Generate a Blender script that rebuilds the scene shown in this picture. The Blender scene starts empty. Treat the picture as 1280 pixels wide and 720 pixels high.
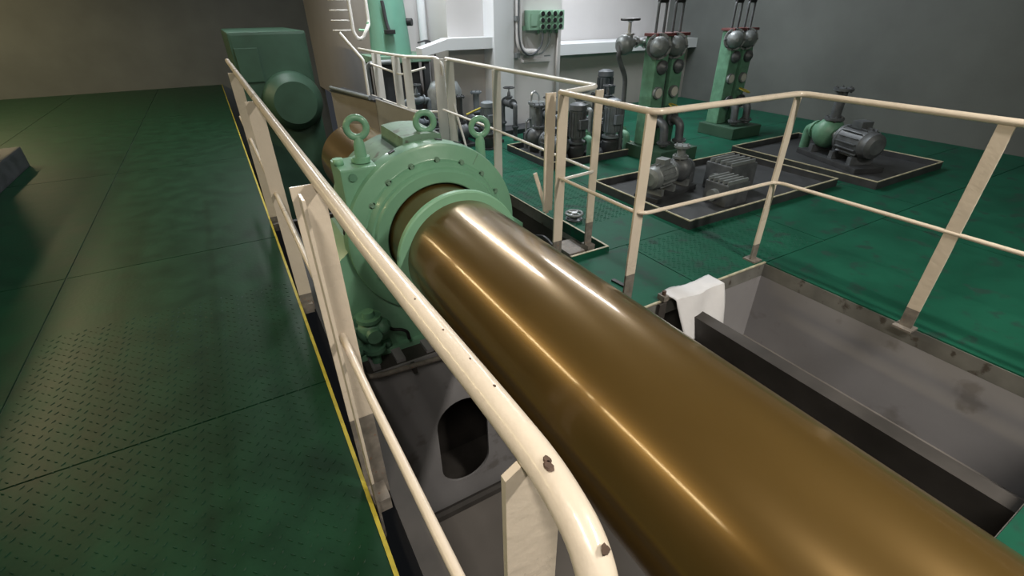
import bpy, bmesh, math, random
from mathutils import Vector, Matrix
random.seed(7)
S = bpy.context.scene
COL = S.collection
PI = math.pi

# ------------------------------------------------------------------ camera
cam_d = bpy.data.cameras.new('camera')
cam = bpy.data.objects.new('camera', cam_d); COL.objects.link(cam)
right = Vector((0.86521146, -0.50133195, -0.00868435))
upv = Vector((0.26247988, 0.43810139, 0.85975083))
back = -Vector((0.42721593, 0.74614573, -0.51063989))
Mc = Matrix((right, upv, back)).transposed().to_4x4()
Mc.translation = Vector((0, 0, 1.5))
cam.matrix_world = Mc
cam_d.sensor_width = 36.0
cam_d.lens = 588.0 / 1280.0 * 36.0
cam_d.clip_start = 0.02
S.camera = cam
# ------------------------------------------------------------------ world, exposure
w = bpy.data.worlds.new('world'); S.world = w; w.use_nodes = True
w.node_tree.nodes['Background'].inputs[0].default_value = (0.55, 0.6, 0.68, 1)
w.node_tree.nodes['Background'].inputs[1].default_value = 0.05
S.view_settings.view_transform = 'Standard'
S.view_settings.look = 'None'
S.view_settings.gamma = 1.0
S.view_settings.use_curve_mapping = False
S.view_settings.exposure = 0.1
S.cycles.max_bounces = 8
S.cycles.sample_clamp_indirect = 6.0

# ceiling fluorescent fixtures: (x, y, z, length along Y, watts, colour)
WARM = (1.0, 0.92, 0.80); COOL = (0.94, 0.97, 1.0); NEUT = (1.0, 0.95, 0.88); GOLD = (1.0, 0.78, 0.42)
FIXTURES = [
    (-4.3, 3.0, 3.35, 2.4, 80, GOLD), (-4.3, 5.5, 3.35, 2.4, 85, GOLD), (-4.3, 8.0, 3.35, 2.4, 85, GOLD),
    (-4.3, 10.5, 3.35, 2.4, 80, GOLD), (-4.3, 13.0, 3.35, 1.8, 40, GOLD),
    (2.05, 5.6, 3.35, 2.3, 110, COOL),
    (5.0, 5.6, 3.35, 2.0, 115, COOL), (0.6, 8.8, 3.35, 2.0, 60, COOL),
    (-0.5, -0.7, 3.35, 1.6, 62, WARM), (2.4, -1.3, 3.35, 1.6, 150, WARM),  # the right-hand one is unseen, added to brighten the right railing posts
]

# ------------------------------------------------------------------ materials
def mat(name, color, rough=0.5, metal=0.0, var=0.12, scale=6.0, bump=0.0, bscale=60.0, dirt=None, dirt_amt=0.5, coat=0.0, aniso=0.0, stretch=None, spec=0.5):
    m = bpy.data.materials.new(name); m.use_nodes = True
    nt = m.node_tree; N = nt.nodes; L = nt.links
    b = N['Principled BSDF']
    b.inputs['Roughness'].default_value = rough
    b.inputs['Metallic'].default_value = metal
    b.inputs['Coat Weight'].default_value = coat
    b.inputs['Coat Roughness'].default_value = 0.12
    b.inputs['Anisotropic'].default_value = aniso
    tc = N.new('ShaderNodeTexCoord')
    src = tc.outputs['Object']
    if stretch:
        mp = N.new('ShaderNodeMapping'); mp.inputs['Scale'].default_value = stretch
        L.new(src, mp.inputs['Vector']); src = mp.outputs['Vector']
    n = N.new('ShaderNodeTexNoise'); n.inputs['Scale'].default_value = scale; n.inputs['Detail'].default_value = 6
    L.new(src, n.inputs['Vector'])
    r = N.new('ShaderNodeValToRGB')
    c = Vector(color)
    r.color_ramp.elements[0].position = 0.3; r.color_ramp.elements[1].position = 0.7
    r.color_ramp.elements[0].color = (*(c * (1 - var)), 1); r.color_ramp.elements[1].color = (*[min(1, v) for v in c * (1 + var)], 1)
    L.new(n.outputs['Fac'], r.inputs['Fac'])
    out = r.outputs['Color']
    if dirt:
        n2 = N.new('ShaderNodeTexNoise'); n2.inputs['Scale'].default_value = scale * 2.3; n2.inputs['Detail'].default_value = 8
        L.new(src, n2.inputs['Vector'])
        r2 = N.new('ShaderNodeValToRGB')
        r2.color_ramp.elements[0].position = 1 - dirt_amt * 0.8; r2.color_ramp.elements[1].position = min(1, 1.08 - dirt_amt * 0.8)
        r2.color_ramp.elements[0].color = (0, 0, 0, 1); r2.color_ramp.elements[1].color = (1, 1, 1, 1)
        L.new(n2.outputs['Fac'], r2.inputs['Fac'])
        mx = N.new('ShaderNodeMixRGB'); mx.inputs[2].default_value = (*dirt, 1)
        L.new(r2.outputs['Color'], mx.inputs[0]); L.new(out, mx.inputs[1]); out = mx.outputs['Color']
    L.new(out, b.inputs['Base Color'])
    b.inputs['Specular IOR Level'].default_value = spec
    rr = N.new('ShaderNodeMapRange'); rr.inputs['To Min'].default_value = max(0.03, rough - 0.06); rr.inputs['To Max'].default_value = min(1, rough + 0.08)
    L.new(n.outputs['Fac'], rr.inputs['Value']); L.new(rr.outputs['Result'], b.inputs['Roughness'])
    if bump:
        n3 = N.new('ShaderNodeTexNoise'); n3.inputs['Scale'].default_value = bscale; n3.inputs['Detail'].default_value = 3
        L.new(src, n3.inputs['Vector'])
        bp = N.new('ShaderNodeBump'); bp.inputs['Strength'].default_value = bump; bp.inputs['Distance'].default_value = 0.004
        L.new(n3.outputs['Fac'], bp.inputs['Height']); L.new(bp.outputs['Normal'], b.inputs['Normal'])
    return m

M = {
    'cream': mat('cream_paint', (0.72, 0.63, 0.525), 0.28, var=0.05, bump=0.35, bscale=45, dirt=(0.16, 0.11, 0.08), dirt_amt=0.34, coat=0.3),
    'white_paint': mat('white_paint', (0.72, 0.70, 0.66), 0.35, var=0.05, bump=0.2, bscale=45, coat=0.2),
    'foot_grey': mat('bare_primer_grey', (0.20, 0.18, 0.16), 0.6, var=0.3, scale=25, dirt=(0.25, 0.12, 0.07), dirt_amt=0.45),
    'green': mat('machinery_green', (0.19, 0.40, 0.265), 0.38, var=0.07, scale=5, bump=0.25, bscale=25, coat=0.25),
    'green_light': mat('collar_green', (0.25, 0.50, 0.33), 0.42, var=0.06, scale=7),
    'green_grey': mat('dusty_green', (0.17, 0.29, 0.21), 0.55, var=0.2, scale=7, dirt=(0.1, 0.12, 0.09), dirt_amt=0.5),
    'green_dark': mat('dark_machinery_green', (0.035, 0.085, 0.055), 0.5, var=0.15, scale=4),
    'green_cast': mat('casting_green', (0.115, 0.265, 0.175), 0.45, var=0.18, scale=14, bump=0.5, bscale=30),
    'teal': mat('teal_green', (0.13, 0.31, 0.235), 0.4, var=0.08, scale=4),
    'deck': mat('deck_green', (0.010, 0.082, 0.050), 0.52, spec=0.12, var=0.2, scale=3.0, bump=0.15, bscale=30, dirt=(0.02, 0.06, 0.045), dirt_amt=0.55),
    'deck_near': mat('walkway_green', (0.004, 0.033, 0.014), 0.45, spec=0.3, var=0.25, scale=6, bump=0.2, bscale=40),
    'yellow': mat('edge_yellow', (0.42, 0.35, 0.04), 0.5, var=0.2, scale=18, dirt=(0.2, 0.16, 0.05), dirt_amt=0.45),
    'edge_beige': mat('pale_edge_beige', (0.45, 0.42, 0.30), 0.5, var=0.3, scale=20),
    'deck_side': mat('deck_side_grey', (0.16, 0.16, 0.15), 0.6, var=0.3, scale=6, dirt=(0.07, 0.06, 0.05), dirt_amt=0.5),
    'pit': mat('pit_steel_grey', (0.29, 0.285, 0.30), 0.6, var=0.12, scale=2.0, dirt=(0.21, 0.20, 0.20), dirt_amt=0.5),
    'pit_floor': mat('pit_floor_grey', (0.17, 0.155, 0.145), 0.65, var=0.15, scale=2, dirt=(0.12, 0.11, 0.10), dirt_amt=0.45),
    'pit_dark': mat('dark_pit_steel', (0.05, 0.045, 0.042), 0.6, var=0.3, scale=5),
    'dark': mat('dark_grey_iron', (0.035, 0.038, 0.042), 0.5, var=0.3, scale=9),
    'black': mat('black_rubber', (0.012, 0.012, 0.013), 0.5, var=0.2),
    'grey_plate': mat('grey_plate', (0.33, 0.335, 0.33), 0.5, var=0.06, scale=4),
    'brown_plate': mat('brown_grey_plate', (0.26, 0.24, 0.22), 0.55, var=0.08, scale=4),
    'cast': mat('cast_grey', (0.20, 0.22, 0.225), 0.42, metal=0.3, var=0.2, scale=15, bump=0.3, bscale=40),
    'cast_dark': mat('cast_dark_grey', (0.095, 0.105, 0.115), 0.45, metal=0.25, var=0.3, scale=12, bump=0.3, bscale=40),
    'steel': mat('bright_steel', (0.55, 0.56, 0.57), 0.3, metal=0.8, var=0.15, scale=15),
    'wall': mat('bulkhead_white', (0.57, 0.558, 0.56), 0.5, var=0.03, scale=1.6, dirt=(0.45, 0.44, 0.42), dirt_amt=0.36),
    'wall_lit_blue': mat('pilaster_lit_white', (0.64, 0.665, 0.69), 0.45, var=0.02, scale=2),  # bluish lit look of the pilaster put into the colour
    'wall_low': mat('lower_bulkhead_shaded', (0.38, 0.36, 0.34), 0.55, var=0.05, scale=2),  # shade below the stringers put into this darker bulkhead tone
    'ceiling': mat('ceiling_white', (0.5, 0.49, 0.47), 0.6, var=0.06, scale=2),
    'wall_dim': mat('far_bulkhead_unlit', (0.10, 0.11, 0.105), 0.6, var=0.15, scale=1.5),  # dark base colour stands in for bulkheads that get little light
    'box_green': mat('junction_box_green', (0.25, 0.42, 0.31), 0.5, var=0.06),
    'glass': mat('gauge_face', (0.55, 0.55, 0.5), 0.2, var=0.05),
    'red': mat('dark_red', (0.13, 0.04, 0.04), 0.5, var=0.1),
    'rag': mat('white_cloth', (0.72, 0.72, 0.75), 0.9, var=0.05, scale=10, bump=0.4, bscale=50),
    'chip': mat('paint_chip_brown', (0.09, 0.055, 0.04), 0.7, var=0.3, scale=60),
    'blue_grey': mat('blue_grey_casting', (0.16, 0.185, 0.205), 0.45, metal=0.2, var=0.25, scale=10),
}
def shaft_mat():
    m = bpy.data.materials.new('oiled_brass_brown_steel'); m.use_nodes = True
    nt = m.node_tree; N = nt.nodes; L = nt.links; b = N['Principled BSDF']
    tc = N.new('ShaderNodeTexCoord')
    mp = N.new('ShaderNodeMapping'); mp.inputs['Scale'].default_value = (1.2, 0.5, 1.2); L.new(tc.outputs['Object'], mp.inputs['Vector'])
    n = N.new('ShaderNodeTexNoise'); n.inputs['Scale'].default_value = 3; n.inputs['Detail'].default_value = 5; L.new(mp.outputs['Vector'], n.inputs['Vector'])
    r = N.new('ShaderNodeValToRGB'); r.color_ramp.elements[0].position = 0.3; r.color_ramp.elements[1].position = 0.7
    r.color_ramp.elements[0].color = (0.150, 0.090, 0.024, 1); r.color_ramp.elements[1].color = (0.190, 0.115, 0.033, 1)
    L.new(n.outputs['Fac'], r.inputs['Fac']); L.new(r.outputs['Color'], b.inputs['Base Color'])
    b.inputs['Metallic'].default_value = 0.55
    b.inputs['Roughness'].default_value = 0.30
    b.inputs['Coat Weight'].default_value = 0.65; b.inputs['Coat Roughness'].default_value = 0.10; b.inputs['Coat IOR'].default_value = 1.5
    return m
M['shaft'] = shaft_mat()
def emit_mat():
    m = bpy.data.materials.new('lamp_tube'); m.use_nodes = True
    b = m.node_tree.nodes['Principled BSDF']
    b.inputs['Base Color'].default_value = (0.9, 0.9, 0.9, 1)
    b.inputs['Emission Color'].default_value = (1, 0.96, 0.9, 1); b.inputs['Emission Strength'].default_value = 3
    return m
M['lamp'] = emit_mat()

# ------------------------------------------------------------------ mesh builder
ORG = {}
def perp(d):
    d = d.normalized()
    a = Vector((0, 0, 1)) if abs(d.z) < 0.9 else Vector((1, 0, 0))
    u = d.cross(a).normalized(); return u, d.cross(u).normalized()
def fillet(pts, r, n=6):
    pts = [Vector(p) for p in pts]
    if len(pts) < 3 or r <= 0: return pts
    out = [pts[0]]
    for i in range(1, len(pts) - 1):
        a, b, c = pts[i - 1], pts[i], pts[i + 1]
        d1 = (a - b); d2 = (c - b)
        rr = min(r, d1.length * 0.48, d2.length * 0.48)
        p = b + d1.normalized() * rr; q = b + d2.normalized() * rr
        for k in range(n + 1):
            t = k / n
            out.append(p * (1 - t) ** 2 + b * 2 * t * (1 - t) + q * t * t)
    out.append(pts[-1]); return out
class MB:
    def __init__(s): s.b = bmesh.new()
    def box(s, x0, x1, y0, y1, z0, z1, bev=0.0):
        vs = [s.b.verts.new((x, y, z)) for x in (x0, x1) for y in (y0, y1) for z in (z0, z1)]
        fs = [s.b.faces.new([vs[i] for i in f]) for f in ((0, 1, 3, 2), (4, 6, 7, 5), (0, 4, 5, 1), (2, 3, 7, 6), (0, 2, 6, 4), (1, 5, 7, 3))]
        if bev > 0:
            es = list({e for f in fs for e in f.edges})
            bmesh.ops.bevel(s.b, geom=es, offset=bev, segments=2, affect='EDGES', profile=0.7)
        return s
    def obox(s, c, ax, ay, az, hx, hy, hz):
        c = Vector(c); ax, ay, az = Vector(ax).normalized(), Vector(ay).normalized(), Vector(az).normalized()
        vs = [s.b.verts.new(c + ax * i * hx + ay * j * hy + az * k * hz) for i in (-1, 1) for j in (-1, 1) for k in (-1, 1)]
        for f in ((0, 1, 3, 2), (4, 6, 7, 5), (0, 4, 5, 1), (2, 3, 7, 6), (0, 2, 6, 4), (1, 5, 7, 3)): s.b.faces.new([vs[i] for i in f])
        return s
    def tube(s, pts, r, seg=12, fil=0.0, cap=True, closed=False):
        P = fillet(pts, fil) if fil else [Vector(p) for p in pts]
        n = len(P); rings = []; u = None
        for i, p in enumerate(P):
            if closed: d = P[(i + 1) % n] - P[i - 1]
            else: d = P[min(i + 1, n - 1)] - P[max(i - 1, 0)]
            d.normalize()
            if u is None: u, v = perp(d)
            else:
                u = (u - d * u.dot(d)).normalized(); v = d.cross(u)
            rad = r[i] if isinstance(r, (list, tuple)) else r
            rings.append([s.b.verts.new(p + (u * math.cos(2 * PI * k / seg) + v * math.sin(2 * PI * k / seg)) * rad) for k in range(seg)])
        rng = range(n if closed else n - 1)
        for i in rng:
            a, b2 = rings[i], rings[(i + 1) % n]
            for k in range(seg):
                f = s.b.faces.new((a[k], a[(k + 1) % seg], b2[(k + 1) % seg], b2[k])); f.smooth = True
        if cap and not closed:
            s.b.faces.new(rings[0][::-1]); s.b.faces.new(rings[-1])
        return s
    def cyl(s, p0, p1, r, seg=20, r2=None): return s.lathe(p0, p1, [(0, r), (1, r if r2 is None else r2)], seg, rel=True)
    def lathe(s, p0, p1, prof, seg=24, rel=False, caps=True):
        p0, p1 = Vector(p0), Vector(p1); d = p1 - p0; Ln = d.length; d.normalize(); u, v = perp(d)
        rings = []
        for t, r in prof:
            q = p0 + d * (t * Ln if rel else t)
            rings.append([s.b.verts.new(q + (u * math.cos(2 * PI * k / seg) + v * math.sin(2 * PI * k / seg)) * max(r, 1e-4)) for k in range(seg)])
        for i in range(len(rings) - 1):
            fl = abs(prof[i + 1][0] - prof[i][0]) > 1e-6
            for k in range(seg):
                f = s.b.faces.new((rings[i][k], rings[i][(k + 1) % seg], rings[i + 1][(k + 1) % seg], rings[i + 1][k])); f.smooth = fl
        if caps:
            s.b.faces.new(rings[0][::-1]); s.b.faces.new(rings[-1])
        return s
    def ring(s, c, axis, R, r, seg=28, rs=10, sx=1.0):
        c = Vector(c); u, v = perp(Vector(axis))
        return s.tube([c + u * math.cos(2 * PI * k / seg) * R + v * math.sin(2 * PI * k / seg) * R * sx for k in range(seg)], r, rs, closed=True)
    def hexa(s, p0, p1, r): return s.cyl(p0, p1, r, 6)
    def poly(s, pts, ext):
        a = [s.b.verts.new(p) for p in pts]; e = Vector(ext)
        b2 = [s.b.verts.new(Vector(p) + e) for p in pts]
        s.b.faces.new(a[::-1]); s.b.faces.new(b2); n = len(a)
        for i in range(n): s.b.faces.new((a[i], a[(i + 1) % n], b2[(i + 1) % n], b2[i]))
        return s
    def build(s, name, m, parent=None, smooth=False, **props):
        bmesh.ops.recalc_face_normals(s.b, faces=s.b.faces[:])
        o_ = ORG.get(parent.name, Vector((0, 0, 0))) if parent else Vector((0, 0, 0))
        if o_.length: bmesh.ops.translate(s.b, verts=s.b.verts[:], vec=-o_)
        for e in s.b.edges:
            if len(e.link_faces) == 2 and e.calc_face_angle(0) > 0.7: e.smooth = False
        me = bpy.data.meshes.new(name); s.b.to_mesh(me); s.b.free()
        me.materials.append(M[m] if isinstance(m, str) else m)
        o = bpy.data.objects.new(name, me); COL.objects.link(o)
        if parent: o.parent = parent
        ORG[o.name] = o_
        for k, v in props.items(): o[k] = v
        return o
def thing(name, label, cat, loc=(0, 0, 0), group=None):
    o = bpy.data.objects.new(name, None); COL.objects.link(o); o.location = loc
    o.empty_display_size = 0.1
    o['label'] = label; o['category'] = cat
    if group: o['group'] = group
    ORG[o.name] = Vector(loc); return o
def struct(name, mb, m): 
    return mb.build(name, m, None, kind='structure')
def copy_tree(o, parent=None):
    c = o.copy(); COL.objects.link(c)
    if parent: c.parent = parent
    for ch in list(o.children): copy_tree(ch, c)
    return c

# ------------------------------------------------------------------ structure
ZP = -2.1      # pit bottom
# right-hand deck with two notches beside the shaft
SUB = MB()
for (x0, x1, y0, y1) in ((1.78, 7.7, 1.6, 2.30), (2.10, 7.7, 2.30, 4.3), (1.78, 7.7, 4.3, 7.5), (2.9, 7.7, -3, 1.6), (1.78, 2.9, -3, 0.0)):
    SUB.box(x0, x1, y0, y1, -0.10, -0.008)
floor = struct('floor', SUB, 'deck_side')
# plates laid on the deck with open seams between them
G = 0.004
for (x0, x1, y0, y1) in ((1.78, 2.285, 1.6, 2.30), (2.285, 3.6, 1.6, 2.30), (3.6, 5.0, 1.6, 2.30), (5.0, 7.7, 1.6, 2.3),
                         (2.10, 2.88, 2.30, 3.3), (2.10, 2.88, 3.3, 4.3), (2.88, 4.4, 2.30, 4.3), (4.4, 7.7, 2.3, 4.3),
                         (1.78, 2.88, 4.3, 5.6), (2.88, 4.4, 4.3, 5.6), (4.4, 7.7, 4.3, 5.6), (1.78, 4.0, 5.6, 7.5), (4.0, 7.7, 5.6, 7.5),
                         (2.9, 4.4, 0.0, 1.6), (4.4, 7.7, 0, 1.6), (2.9, 4.4, -3, 0), (4.4, 7.7, -3, 0), (1.78, 2.9, -3, 0)):
    MB().box(x0 + G, x1 - G, y0 + G, y1 - G, -0.009, 0.0).build('deck_plate', 'deck', floor)
def treads(x0, x1, y0, y1, step, name, m, parent, L=0.016, W=0.005, H=0.003):
    mb = MB(); r = 0; y = y0
    while y < y1:
        k = 0; x = x0 + (step / 2 if r % 2 else 0)
        while x < x1:
            a = PI / 4 if (k + r) % 2 else -PI / 4
            c, s_ = math.cos(a), math.sin(a)
            base = [mb.b.verts.new((x + c * u - s_ * v, y + s_ * u + c * v, 0.0002)) for u, v in ((-L, 0), (0, -W), (L, 0), (0, W))]
            top = [mb.b.verts.new((x + c * u * .55, y + s_ * u * .55, H)) for u in (-L, L)]
            for f in ((base[0], base[1], top[0]), (base[1], top[1], top[0]), (base[1], base[2], top[1]), (base[2], base[3], top[1]), (base[3], top[0], top[1]), (base[3], base[0], top[0])): mb.b.faces.new(f)
            x += step; k += 1
        y += step * 0.5; r += 1
    o = mb.build(name, m, parent); o['kind'] = 'stuff'; return o
treads(2.16, 2.84, 2.75, 5.3, 0.042, 'tread_pattern', 'deck', floor, L=0.014, W=0.0045, H=0.003)
treads(2.32, 3.5, 1.64, 2.26, 0.045, 'tread_pattern', 'deck', floor, L=0.015, W=0.0045, H=0.003)
# left walkway
SUB = MB().box(-6.5, 0.083, -3, 14, -0.10, -0.008)
walk = struct('floor', SUB, 'deck_side')
for i, x in enumerate((-6.5, -4.6, -2.7, -1.2)):
    x1 = (-4.6, -2.7, -1.2, 0.072)[i]
    for (y0, y1) in ((-3, 0.2), (0.2, 1.9), (1.9, 3.8), (3.8, 6.5), (6.5, 10), (10, 14)):
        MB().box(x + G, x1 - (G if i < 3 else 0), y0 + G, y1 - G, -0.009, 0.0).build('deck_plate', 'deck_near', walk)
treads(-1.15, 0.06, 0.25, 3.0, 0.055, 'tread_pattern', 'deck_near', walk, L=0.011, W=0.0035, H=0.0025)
struct('trim_1', MB().box(0.072, 0.086, -3, 14, -0.05, 0.004), 'yellow')
# pale edges of the deck notches
mb = MB()
mb.box(1.78, 2.112, 2.288, 2.302, -0.05, 0.034); mb.box(2.098, 2.112, 2.302, 2.95, -0.05, 0.034)
struct('trim_2', mb, 'deck')
mb = MB()
mb.box(1.78, 2.112, 2.2875, 2.3025, 0.0342, 0.038); mb.box(2.0975, 2.1125, 2.3025, 2.95, 0.0342, 0.038); mb.box(2.097, 2.107, 2.95, 4.3, 0.0, 0.004)
mb.box(1.78, 2.9, 1.592, 1.606, 0.0, 0.008)
struct('trim_3', mb, 'edge_beige')
# pit
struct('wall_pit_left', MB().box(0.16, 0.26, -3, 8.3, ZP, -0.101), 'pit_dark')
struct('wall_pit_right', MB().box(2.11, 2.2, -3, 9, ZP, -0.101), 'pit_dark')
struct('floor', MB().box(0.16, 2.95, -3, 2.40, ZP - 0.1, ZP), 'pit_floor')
struct('floor', MB().box(0.16, 2.95, 2.40, 14, ZP - 0.1, ZP), 'pit_dark')  # floor beyond the web, shade of the hollow put into its colour
# transverse web plate with an oblong lightening hole, below the bearing
def web(y, t, x0, x1, z0, z1, cx, hw, zlo, zhi, n=14):
    mb = MB(); b = mb.b
    hole = []
    for k in range(n + 1): a = PI * k / n; hole.append((cx + hw * math.cos(a), zhi - hw + hw * math.sin(a)))
    for k in range(n + 1): a = PI + PI * k / n; hole.append((cx + hw * math.cos(a), zlo + hw + hw * math.sin(a)))
    m2 = len(hole); outer = []
    for (x, z) in hole:
        dx, dz = x - cx, z - (zlo + zhi) / 2
        t_ = min(((x1 - cx) if dx > 0 else (cx - x0)) / max(abs(dx), 1e-6), ((z1 - (zlo + zhi) / 2) if dz > 0 else ((zlo + zhi) / 2 - z0)) / max(abs(dz), 1e-6))
        outer.append((cx + dx * t_, (zlo + zhi) / 2 + dz * t_))
    for cxn, czn in ((x0, z0), (x0, z1), (x1, z0), (x1, z1)):
        k = min(range(m2), key=lambda i: (outer[i][0] - cxn) ** 2 + (outer[i][1] - czn) ** 2); outer[k] = (cxn, czn)
    V = {}
    for nm, yy in (('f', y), ('k', y + t)):
        V[nm] = ([b.verts.new((p[0], yy, p[1])) for p in hole], [b.verts.new((p[0], yy, p[1])) for p in outer])
    for i in range(m2):
        j = (i + 1) % m2
        for nm in 'fk': b.faces.new((V[nm][0][i], V[nm][0][j], V[nm][1][j], V[nm][1][i]))
        b.faces.new((V['f'][0][i], V['f'][0][j], V['k'][0][j], V['k'][0][i]))
        b.faces.new((V['f'][1][i], V['f'][1][j], V['k'][1][j], V['k'][1][i]))
    return mb
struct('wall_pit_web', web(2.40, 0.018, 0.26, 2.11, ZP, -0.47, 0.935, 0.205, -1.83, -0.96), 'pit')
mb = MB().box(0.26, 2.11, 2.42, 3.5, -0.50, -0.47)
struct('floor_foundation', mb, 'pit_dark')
struct('wall_pit_far', MB().box(0.26, 2.11, 2.95, 2.97, ZP, -0.50), 'pit_dark')  # plate added behind the web so its hole stays dark
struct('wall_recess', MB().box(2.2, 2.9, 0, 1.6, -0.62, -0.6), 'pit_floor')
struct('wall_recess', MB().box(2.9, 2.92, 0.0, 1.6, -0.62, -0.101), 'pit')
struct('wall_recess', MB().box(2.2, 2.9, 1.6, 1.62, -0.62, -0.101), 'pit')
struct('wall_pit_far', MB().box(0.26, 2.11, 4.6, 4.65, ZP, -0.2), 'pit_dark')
# welds/rounded corner seam at the foot and side of the web
mb = MB().tube([(0.275, 2.395, -0.9), (0.275, 2.38, -1.75), (0.38, 2.36, -2.05), (0.6, 2.36, -2.09), (1.9, 2.36, -2.095)], 0.045, 8, fil=0.2)
struct('trim_4', mb, 'pit_dark')

# room shell
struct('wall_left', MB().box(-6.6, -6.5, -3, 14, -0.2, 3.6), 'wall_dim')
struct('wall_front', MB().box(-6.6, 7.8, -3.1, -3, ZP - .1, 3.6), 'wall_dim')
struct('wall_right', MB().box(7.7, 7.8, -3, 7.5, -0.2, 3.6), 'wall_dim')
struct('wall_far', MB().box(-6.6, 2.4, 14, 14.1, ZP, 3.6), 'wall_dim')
struct('wall_side', MB().box(2.3, 2.4, 7.4, 14, -0.2, 3.6), 'wall_low')
mb = MB().box(2.3, 7.8, 7.4, 7.5, 0.98, 3.6)
struct('wall_back', mb, 'wall')
struct('wall_back', MB().box(2.72, 3.24, 6.35, 7.38, 1.10, 3.6), 'wall')
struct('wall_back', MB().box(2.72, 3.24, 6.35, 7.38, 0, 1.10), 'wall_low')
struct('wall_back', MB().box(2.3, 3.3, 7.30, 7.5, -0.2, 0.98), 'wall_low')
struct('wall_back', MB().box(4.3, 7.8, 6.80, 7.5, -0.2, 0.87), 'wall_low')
struct('ceiling', MB().box(-6.6, 7.8, -3.1, 14.1, 3.6, 3.7), 'ceiling')
# projecting trunk with pilaster painted as lit on its left
struct('wall_trunk', MB().box(3.54, 4.32, 6.1, 7.38, 0.06, 3.6), 'wall')
struct('wall_pilaster', MB().box(3.24, 3.54, 6.06, 7.38, 0.06, 3.6, 0.01), 'wall_lit_blue')
struct('baseboard_back', MB().box(3.1, 4.34, 5.78, 7.37, 0.0, 0.06), 'dark')
# stringers
struct('trim_5', MB().box(2.60, 3.24, 6.1, 6.35, 1.055, 1.186), 'wall_lit_blue')
mb = MB().poly([(2.26, 6.1, 1.0), (2.60, 6.1, 1.06), (2.60, 6.1, 1.18), (2.26, 6.1, 1.09)], (0, 0.2, 0))
struct('trim_6', mb, 'wall_lit_blue')
struct('trim_7', MB().box(4.32, 7.7, 6.62, 7.38, 0.87, 1.02), 'wall_lit_blue')
# ------------------------------------------------------------------ ceiling fixtures
for i, (x, y, z, ln, watt, colr) in enumerate(FIXTURES):
    where = ['over the left gallery nearest the viewer', 'over the left gallery, second along', 'over the left gallery, third along', 'over the left gallery, fourth along', 'over the left gallery, farthest',
             'over the back of the shaft', 'over the strainer on the right', 'over the far casing', 'behind the viewer over the walkway', 'behind the viewer over the right deck, added out of view to brighten the posts'][i]
    t = thing('ceiling_lamp', 'long white fluorescent fixture hanging ' + where, 'lamp', (x, y, z), 'fluorescent fixtures on the ceiling')
    MB().box(x - .12, x + .12, y - ln / 2, y + ln / 2, z + .03, z + .10, 0.01).build('housing', 'white_paint', t)
    for s in (-1, 1): MB().cyl((x + .06 * s, y - ln / 2 + .03, z + .012), (x + .06 * s, y + ln / 2 - .03, z + .012), .016, 10).build('tube', 'lamp', t)
    for s in (-1, 1): MB().tube([(x, y + s * ln * .35, z + .1), (x, y + s * ln * .35, 3.6)], .01, 8).build('hanger', 'white_paint', t)
    ld = bpy.data.lights.new('fluorescent_light', 'AREA'); ld.shape = 'RECTANGLE'; ld.size = 0.2; ld.size_y = ln
    ld.energy = watt; ld.color = colr
    lo = bpy.data.objects.new('fluorescent_light', ld); COL.objects.link(lo); lo.location = (0, 0, -0.008); lo.parent = t

# ------------------------------------------------------------------ propeller shaft
AX, AZ, RS = 0.94, 0.31, 0.316
t = thing('propeller_shaft', 'thick glossy golden brown steel shaft running across the picture', 'shaft', (AX, 1.0, AZ - RS))
MB().cyl((AX, -2.6, AZ), (AX, 4.5, AZ), RS, 128).build('shaft_body', 'shaft', t)
mb = MB().lathe((AX, 2.20, AZ), (AX, 2.30, AZ), [(0, RS - .004), (0, 0.358), (0.006, 0.366), (0.034, 0.366), (0.04, 0.36), (0.04, RS - .004)], 96, caps=False)
mb.build('collar', 'green_light', t, label='light green clamp collar round the shaft')

# ------------------------------------------------------------------ bearing
BY = 2.55
t = thing('shaft_bearing', 'big round green bearing housing with lifting rings that carries the shaft', 'bearing', (AX, 2.8, -0.47))
def axl(y0, prof, seg=96): return MB().lathe((AX, y0, AZ), (AX, y0 + 1, AZ), prof, seg, caps=False)
# front cover with bore, raised seal ring, bolt ring groove and outer flange
axl(0, [(2.62, 0.328), (2.50, 0.328), (2.495, 0.334), (2.495, 0.392), (2.50, 0.398), (2.515, 0.405), (2.515, 0.418), (2.530, 0.432), (2.548, 0.440), (2.548, 0.452), (2.552, 0.458), (2.556, 0.520), (2.566, 0.538), (2.60, 0.545), (2.66, 0.545), (2.66, 0.40)]).build('end_cover', 'green', t)
axl(0, [(2.66, 0.40), (2.66, 0.50), (3.18, 0.50), (3.20, 0.48), (3.20, 0.33)], 72).build('housing_shell', 'green_grey', t)
mb = MB()     # hump round the middle lifting ring
pts = []
for k in range(9):
    a = PI / 2 + 0.20 - 0.40 * k / 8; pts.append((AX + math.cos(a) * 0.575, 2.67, AZ + math.sin(a) * 0.575))
for k in range(9):
    a = PI / 2 - 0.26 + 0.52 * k / 8; pts.append((AX + math.cos(a) * 0.49, 2.67, AZ + math.sin(a) * 0.49))
mb.poly(pts, (0, 0.42, 0)).build('top_cover', 'green_grey', t)
# pedestal under the disc
mb = MB().poly([(0.30, 2.60, -0.47), (1.58, 2.60, -0.47), (1.58, 2.60, 0.22), (1.46, 2.60, 0.31), (0.42, 2.60, 0.31), (0.30, 2.60, 0.22)], (0, 0.55, 0))
mb.build('pedestal', 'green', t)
MB().box(0.27, 1.61, 2.56, 3.2, -0.47, -0.43).build('base_flange', 'green', t)
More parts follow.
